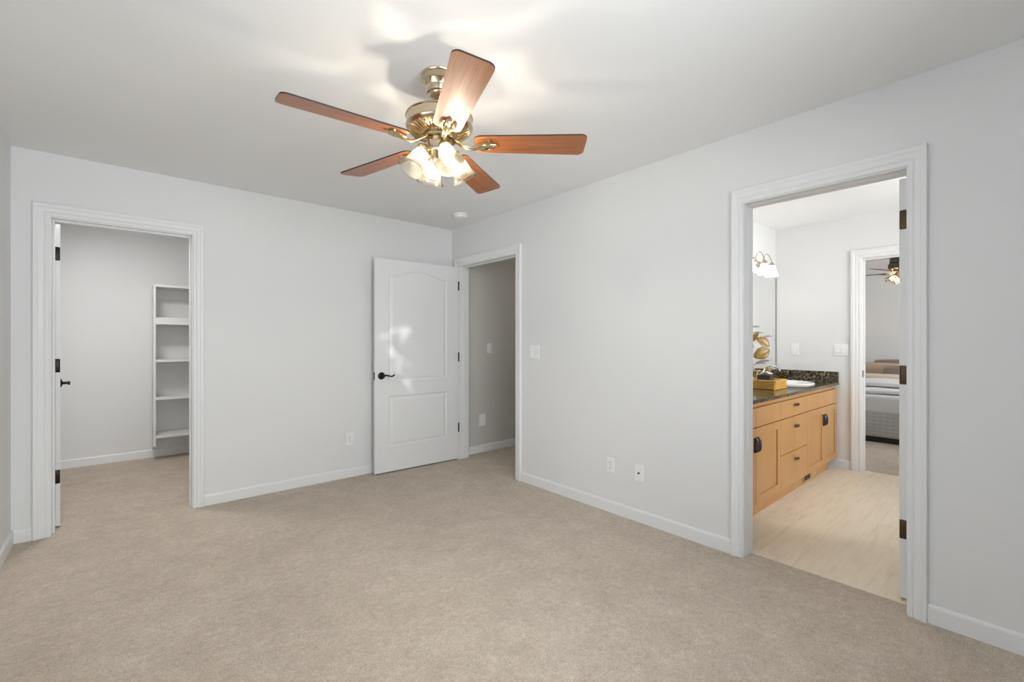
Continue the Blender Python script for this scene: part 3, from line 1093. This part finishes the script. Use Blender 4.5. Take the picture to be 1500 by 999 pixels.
# vanity light
LX = [1.60, 1.94, 2.125]
t = thing('vanity_light', 'lit brass vanity light with frosted white bell shades above the mirror', 'wall light', (1.85, YM - .002, 2.02))
p = MB()
p.rbox(1.45, 2.24, YM - .022, YM - .002, 1.985, 2.045, .006, 2)
p.lathe([(0, 0), (.050, 0), (.050, .008), (.040, .016), (.022, .022), (.012, .034), (0, .036)], 28, Matrix.Translation((2.05, YM - .002, 2.03)) @ Matrix.Rotation(PI / 2, 4, 'X'))
p.build('back_bar', M['antique'], t, smooth=True)
for x in LX:
    y = YM - .14
    a = MB()
    pts = [(x, YM - .02, 2.015)]
    for k in range(9):
        th = PI - PI * k / 8
        pts.append((x, YM - .095 + .045 * -math.cos(th) * -1 * -1 if False else YM - .095 - .045 * math.cos(PI - th) * -1 * -1, 2.055 + .05 * math.sin(th)))
    pts[1:] = [(x, (YM - .05) - .09 * (k / 8), 2.03 + .075 * math.sin(PI * k / 8)) for k in range(9)]
    pts.append((x, y, 2.012))
    a.tube(pts, .0038, 8)
    a.lathe([(0, 2.022), (.010, 2.020), (.016, 2.008), (.026, 1.998), (.030, 1.990), (.030, 1.984), (0, 1.984)], 20, Matrix.Translation((x, y, 0)))
    ao = a.build('lamp_arm', M['antique'], t, smooth=True)
    s = MB()
    s.lathe([(0, 1.986), (.027, 1.985), (.034, 1.965), (.044, 1.930), (.056, 1.895), (.060, 1.882), (.056, 1.882), (.040, 1.93), (.030, 1.965), (0, 1.978)], 28, Matrix.Translation((x, y, 0)))
    s.build('glass_shade', M['shade'], ao, smooth=True)

# wicker tray, its contents and the leaf arrangement
zc = zt1
t = thing('wicker_tray', 'honey wicker tray with woven sides on the counter', 'tray', (1.50, -2.555, zc))
TX0, TX1, TY0, TY1 = 1.373, 1.632, -2.713, -2.40
wv = MB()
for k in range(5):
    z = zc + .008 + k * .0135
    off = .004 if k % 2 else 0
    for (ax0, ay0, ax1, ay1) in ((TX0, TY0, TX1, TY0), (TX1, TY0, TX1, TY1), (TX1, TY1, TX0, TY1), (TX0, TY1, TX0, TY0)):
        n = 16
        pts = []
        dx, dy = (ax1 - ax0), (ay1 - ay0)
        L = math.hypot(dx, dy)
        for i in range(n + 1):
            s_ = math.sin(PI * (i * 1.0) + (PI * k)) if False else (1 if (i + k) % 2 else -1)
            pts.append((ax0 + dx * i / n - dy / L * .003 * s_, ay0 + dy * i / n + dx / L * .003 * s_, z))
        wv.tube(pts, .0072, 7)
wv.build('woven_wall', M['wicker'], t, smooth=True)
MB().rbox(TX0 + .004, TX1 - .004, TY0 + .004, TY1 - .004, zc + .001, zc + .010, .002, 1).build('tray_base', M['wicker'], t)
rim = MB()
for i in range(28):
    pass
for (ax0, ay0, ax1, ay1) in ((TX0, TY0, TX1, TY0), (TX1, TY0, TX1, TY1), (TX1, TY1, TX0, TY1), (TX0, TY1, TX0, TY0)):
    rim.tube([(ax0, ay0, zc + .072), ((ax0 + ax1) / 2, (ay0 + ay1) / 2, zc + .070), (ax1, ay1, zc + .072)], .0085, 8)
rim.build('rim', M['wicker'], t, smooth=True)

t = thing('planter_box', 'small dark box holding wooden sticks and white blooms in the wicker tray', 'box', (1.47, -2.60, zc + .010))
bx = MB()
bx.rbox(1.40, 1.50, -2.665, -2.565, zc + .010, zc + .118, .004, 2)
bx.build('box_body', M['darkbox'], t, smooth=True)
st = MB()
for i in range(5):
    ox = 1.43 + .012 * i
    st.tube([(ox, -2.64 + .012 * i, zc + .11), (ox + random.uniform(-.02, .02), -2.65 + .012 * i - .02, zc + .19 + random.uniform(-.02, .02))], .005, 6)
st.build('sticks', M['tanwood'], t, smooth=True)
bl = MB()
for i in range(7):
    bl.ball((1.415 + random.uniform(0, .07), -2.655 + random.uniform(0, .07), zc + .125 + random.uniform(0, .02)), .014, 1.2, 1.2, .6, 10)
bl.build('blooms', M['linen'], t, smooth=True)
t = thing('wooden_stand', 'small light wood stand behind the dark box in the tray', 'stand', (1.585, -2.50, zc + .0102))
b = MB()
for dx in (-.02, .02):
    b.tube([(1.585 + dx, -2.50, zc + .0102), (1.585 + dx * .5, -2.50, zc + .14)], [.006, .005], 8)
b.rbox(1.555, 1.615, -2.515, -2.485, zc + .135, zc + .147, .003, 2)
b.build('wooden_frame', M['tanwood'], t, smooth=True)


def leaf_mesh(bm, mtx, L, Wd):
    n = 8
    rows = []
    for i in range(n + 1):
        u = i / n
        hw = Wd * math.sin(PI * min(1, u * .92 + .05)) ** .8 * .5
        z = -.18 * L * u * u
        row = [bm.bm.verts.new(mtx @ Vector((L * u, s * hw, z + abs(s) * hw * .28))) for s in (-1, -.5, 0, .5, 1)]
        rows.append(row)
    for a, c in zip(rows, rows[1:]):
        for k in range(4):
            bm.bm.faces.new([a[k], a[k + 1], c[k + 1], c[k]])


PX, PY = 1.50, -2.46
RV, UV = Vector((.7547, -.656, 0)), Vector((0, 0, 1))
TOCAM = Vector((-.656, -.7547, 0))
t = thing('leaf_arrangement', 'cream vase of bronze and grey magnolia leaves at the back of the wicker tray', 'plant', (PX, PY, zc + .0102))
v = MB()
z0 = zc + .0102
v.lathe([(0, z0), (.028, z0), (.038, z0 + .02), (.040, z0 + .06), (.032, z0 + .095), (.016, z0 + .115), (.014, z0 + .135), (.018, z0 + .145), (.014, z0 + .145), (0, z0 + .11)], 24, Matrix.Translation((PX, PY, 0)))
v.build('vase', M['creamware'], t, smooth=True)
# (start right, start height), (tip right, tip height), width, toward-camera offset, roll, grey
LV = [((.02, 1.240), (.060, 1.325), .045, .01, .9, 0), ((.055, 1.268), (.160, 1.208), .085, .03, .35, 0), ((.020, 1.108), (.145, 1.172), .105, .05, .15, 0),
      ((.135, 1.275), (.205, 1.300), .030, -.03, 1.1, 1), ((.045, 1.318), (.120, 1.330), .035, -.02, 1.2, 1), ((.030, 1.050), (.130, 1.092), .040, .06, 1.1, 1),
      ((.040, 1.040), (.125, 1.065), .035, .02, 1.2, 1), ((.02, 1.365), (.080, 1.380), .040, 0, 1.1, 1),
      ((-.02, 1.10), (-.13, 1.15), .09, .03, .3, 0), ((-.02, 1.22), (-.12, 1.30), .08, -.03, .4, 0), ((-.01, 1.15), (-.06, 1.26), .08, .05, .2, 0), ((0, 1.30), (-.03, 1.42), .06, 0, .5, 0)]
st = MB()
base = Vector((PX, PY, 0))
st.tube([(PX, PY, z0 + .08), (PX + .004, PY, 1.10), (PX, PY - .004, 1.25), (PX + .006, PY, 1.37)], [.005, .004, .0035, .002], 7)
for a, c, wd, off, roll, gr in LV:
    p0 = base + RV * a[0] + UV * a[1] + TOCAM * off
    zj = a[1] - .05
    st.tube([base + UV * zj, base + UV * (zj + .025) + (RV * a[0] + TOCAM * off) * .4, p0], .0022, 6)
st.build('stem', M['tanwood'], t, smooth=True)
for a, c, wd, off, roll, gr in LV:
    p0 = base + RV * a[0] + UV * a[1] + TOCAM * off
    p1 = base + RV * c[0] + UV * c[1] + TOCAM * (off + .03)
    ex = (p1 - p0).normalized()
    nz = (TOCAM * math.cos(roll) + UV * math.sin(roll))
    nz = (nz - ex * nz.dot(ex)).normalized()
    ey = nz.cross(ex)
    mt = Matrix(((ex.x, ey.x, nz.x, p0.x), (ex.y, ey.y, nz.y, p0.y), (ex.z, ey.z, nz.z, p0.z), (0, 0, 0, 1)))
    lm = MB()
    leaf_mesh(lm, mt, (p1 - p0).length, wd)
    lo = lm.build('leaf', M['leafgrey'] if gr else M['leaf'], t, smooth=True)
    sm = lo.modifiers.new('solidify', 'SOLIDIFY')
    sm.thickness = .0012

# ------------------------------------------------------------------ second bedroom beyond the bathroom
BX0, BX1, BY0, BY1 = 4.32, 6.74, -3.85, -2.28
t = thing('bed', 'bed with striped grey valance in the second bedroom', 'bed', ((BX0 + BX1) / 2, (BY0 + BY1) / 2, 0))
MB().box(BX0 + .03, BX1, BY0 + .03, BY1 - .03, 0, .07).build('bed_base', M['darkbase'], t)
MB().rbox(BX0, BX1, BY0, BY1, .068, .372, .02, 3).build('valance', M['skirt'], t, smooth=True)
MB().rbox(BX0 + .005, BX1, BY0 + .005, BY1 - .005, .35, .58, .05, 4).build('mattress', M['linen'], t, smooth=True)


def soft(name, x0, x1, y0, y1, z0, z1, mat, label=None, cat=None, group=None, parent=None, amp=.012, mtx=None, pw=.45, freq=6):
    """cushion-like body: super-ellipsoid with a little rumpling."""
    bm = bmesh.new()
    bmesh.ops.create_cube(bm, size=2)
    bmesh.ops.subdivide_edges(bm, edges=bm.edges[:], cuts=9, use_grid_fill=True)
    c = Vector(((x0 + x1) / 2, (y0 + y1) / 2, (z0 + z1) / 2))
    h = Vector(((x1 - x0) / 2, (y1 - y0) / 2, (z1 - z0) / 2))
    for v in bm.verts:
        p = v.co.copy()
        n = (abs(p.x) ** 4 + abs(p.y) ** 4 + abs(p.z) ** 4) ** .25
        s = p.lerp(p / n, pw)
        q = Vector((s.x * h.x, s.y * h.y, s.z * h.z))
        q += Vector((1, .4, 1)) * amp * noise.noise(Vector((q.x, q.y, q.z)) * freq + c)
        if q.z < -h.z: q.z = -h.z
        if mtx: q = mtx @ q
        v.co = q + c
    m = MB.__new__(MB)
    m.bm = bm
    o = m.build(name, mat, parent, smooth=True)
    if label: tag(o, label, cat, group)
    return o


soft('comforter', 4.42, 5.66, BY0 + .01, BY1 - .01, .583, .645, M['linen'], 'white rumpled comforter spread on the far bed', 'comforter', amp=.014, freq=5)
soft('folded_blanket', 4.75, 5.45, BY0 + .03, BY1 - .03, .653, .72, M['linen'], 'white folded blanket on top of the comforter', 'blanket', amp=.014, freq=5)
Rp = Matrix.Rotation(math.radians(-10), 4, 'Y')
soft('pillow', 5.74, 5.88, -3.02, -2.36, .600, .755, M['cream'], 'cream front pillow on the far bed', 'pillow', mtx=Rp, amp=.006)
soft('cushion', 6.02, 6.13, -3.16, -2.63, .600, .865, M['taupe'], 'taupe cushion standing between cream pillow and tan cushion on the far bed', 'cushion', mtx=Rp, amp=.006)
soft('cushion', 6.25, 6.36, -2.84, -2.31, .600, .905, M['tan'], 'square tan cushion on the far bed', 'cushion', mtx=Rp, amp=.006)
soft('cushion', 6.49, 6.60, -3.10, -2.42, .600, .955, M['taupe'], 'tall dark taupe cushion at the very back of the far bed', 'cushion', mtx=Rp, amp=.006)
build_fan(5.62, -2.90, .085, .35, M['farbulb'], 'lit flush ceiling fan in the second bedroom', flush=True, body='nickel')

# ------------------------------------------------------------------ unseen foliage added outside the front window, its gaps shaped to dapple the door
GAPS = [((-.625, 1.345), .070, .024), ((-.745, 1.33), .022, .020), ((-.84, 1.285), .024, .016), ((-.615, 1.285), .026, .012), ((-.63, 1.225), .010, .010),
        ((-.71, 1.09), .014, .012), ((-.655, 1.05), .010, .014), ((-.575, 1.01), .010, .012), ((-.66, .945), .014, .010), ((-.76, 1.16), .016, .014),
        ((-.60, .85), .022, .016), ((-.55, .76), .018, .014), ((-1.03, 1.55), .014, .012), ((-.99, .82), .020, .016), ((-.98, .62), .014, .014), ((-.70, .99), .010, .010)]
YS = -5.75
tt = (-.13 - YS) / SUND.y
gp = [((x - SUND.x * tt, z - SUND.z * tt), rx, rz) for (x, z), rx, rz in GAPS]
sh = MB()
rnd = random.Random(3)
xx = -4.2
for layer in range(3):
    x = -4.3
    while x < .1:
        z = .15
        while z < 3.4:
            px, pz = x + rnd.uniform(-.02, .02), z + rnd.uniform(-.02, .02)
            keep = True
            for (gx, gz), rx, rz in gp:
                if ((px - gx) / (rx + .036)) ** 2 + ((pz - gz) / (rz + .036)) ** 2 < 1:
                    keep = False
                    break
            if keep:
                a = rnd.uniform(0, PI)
                y = YS + layer * .05 + rnd.uniform(-.02, .02)
                L, Wd = .052, .042
                ca, sa = math.cos(a), math.sin(a)
                tl = rnd.uniform(-.4, .4)
                q = [(L, 0), (.3 * L, Wd), (-L, 0), (.3 * L, -Wd), (-.5 * L, Wd * .8), (-.5 * L, -Wd * .8)]
                order = [0, 1, 4, 2, 5, 3]
                vs = [sh.bm.verts.new((px + q[i][0] * ca - q[i][1] * sa, y + tl * q[i][0], pz + q[i][0] * sa + q[i][1] * ca)) for i in order]
                sh.bm.faces.new(vs)
            z += .052
        x += .052
t = thing('dapple_shrub', 'unseen dense foliage added outside the bedroom window to dapple the low sun', 'dapple_shrub', (-2.1, YS, 0))
me = D.meshes.new('foliage')
sh.bm.to_mesh(me)
sh.bm.free()
me.materials.append(M['grass'])
me.transform(Matrix.Translation((2.1, -YS, 0)))
fo = D.objects.new('foliage', me)
fo.parent = t
COL.objects.link(fo)
b = MB()
for k in range(7):
    x = -4.0 + k * .65
    b.tube([(x, YS + .05, -.05), (x + .05, YS + .06, 1.2), (x - .04, YS + .05, 3.2)], [.03, .022, .008], 8)
b.build('stem', M['tanwood'], t, smooth=True)
struct(MB().box(-4.6, .2, -6.4, -5.5, -.15, -.05).build('ground', M['grass']), 'lawn outside the bedroom window', 'ground')
struct(MB().box(.25, 7.2, -7.4, -7.25, -.05, 4.2).build('sun_block_wall', M['hall']), 'unseen wall added outside to keep the low sun from the bathroom and second bedroom windows', 'wall')  # added out of view to block the sun from the other windows
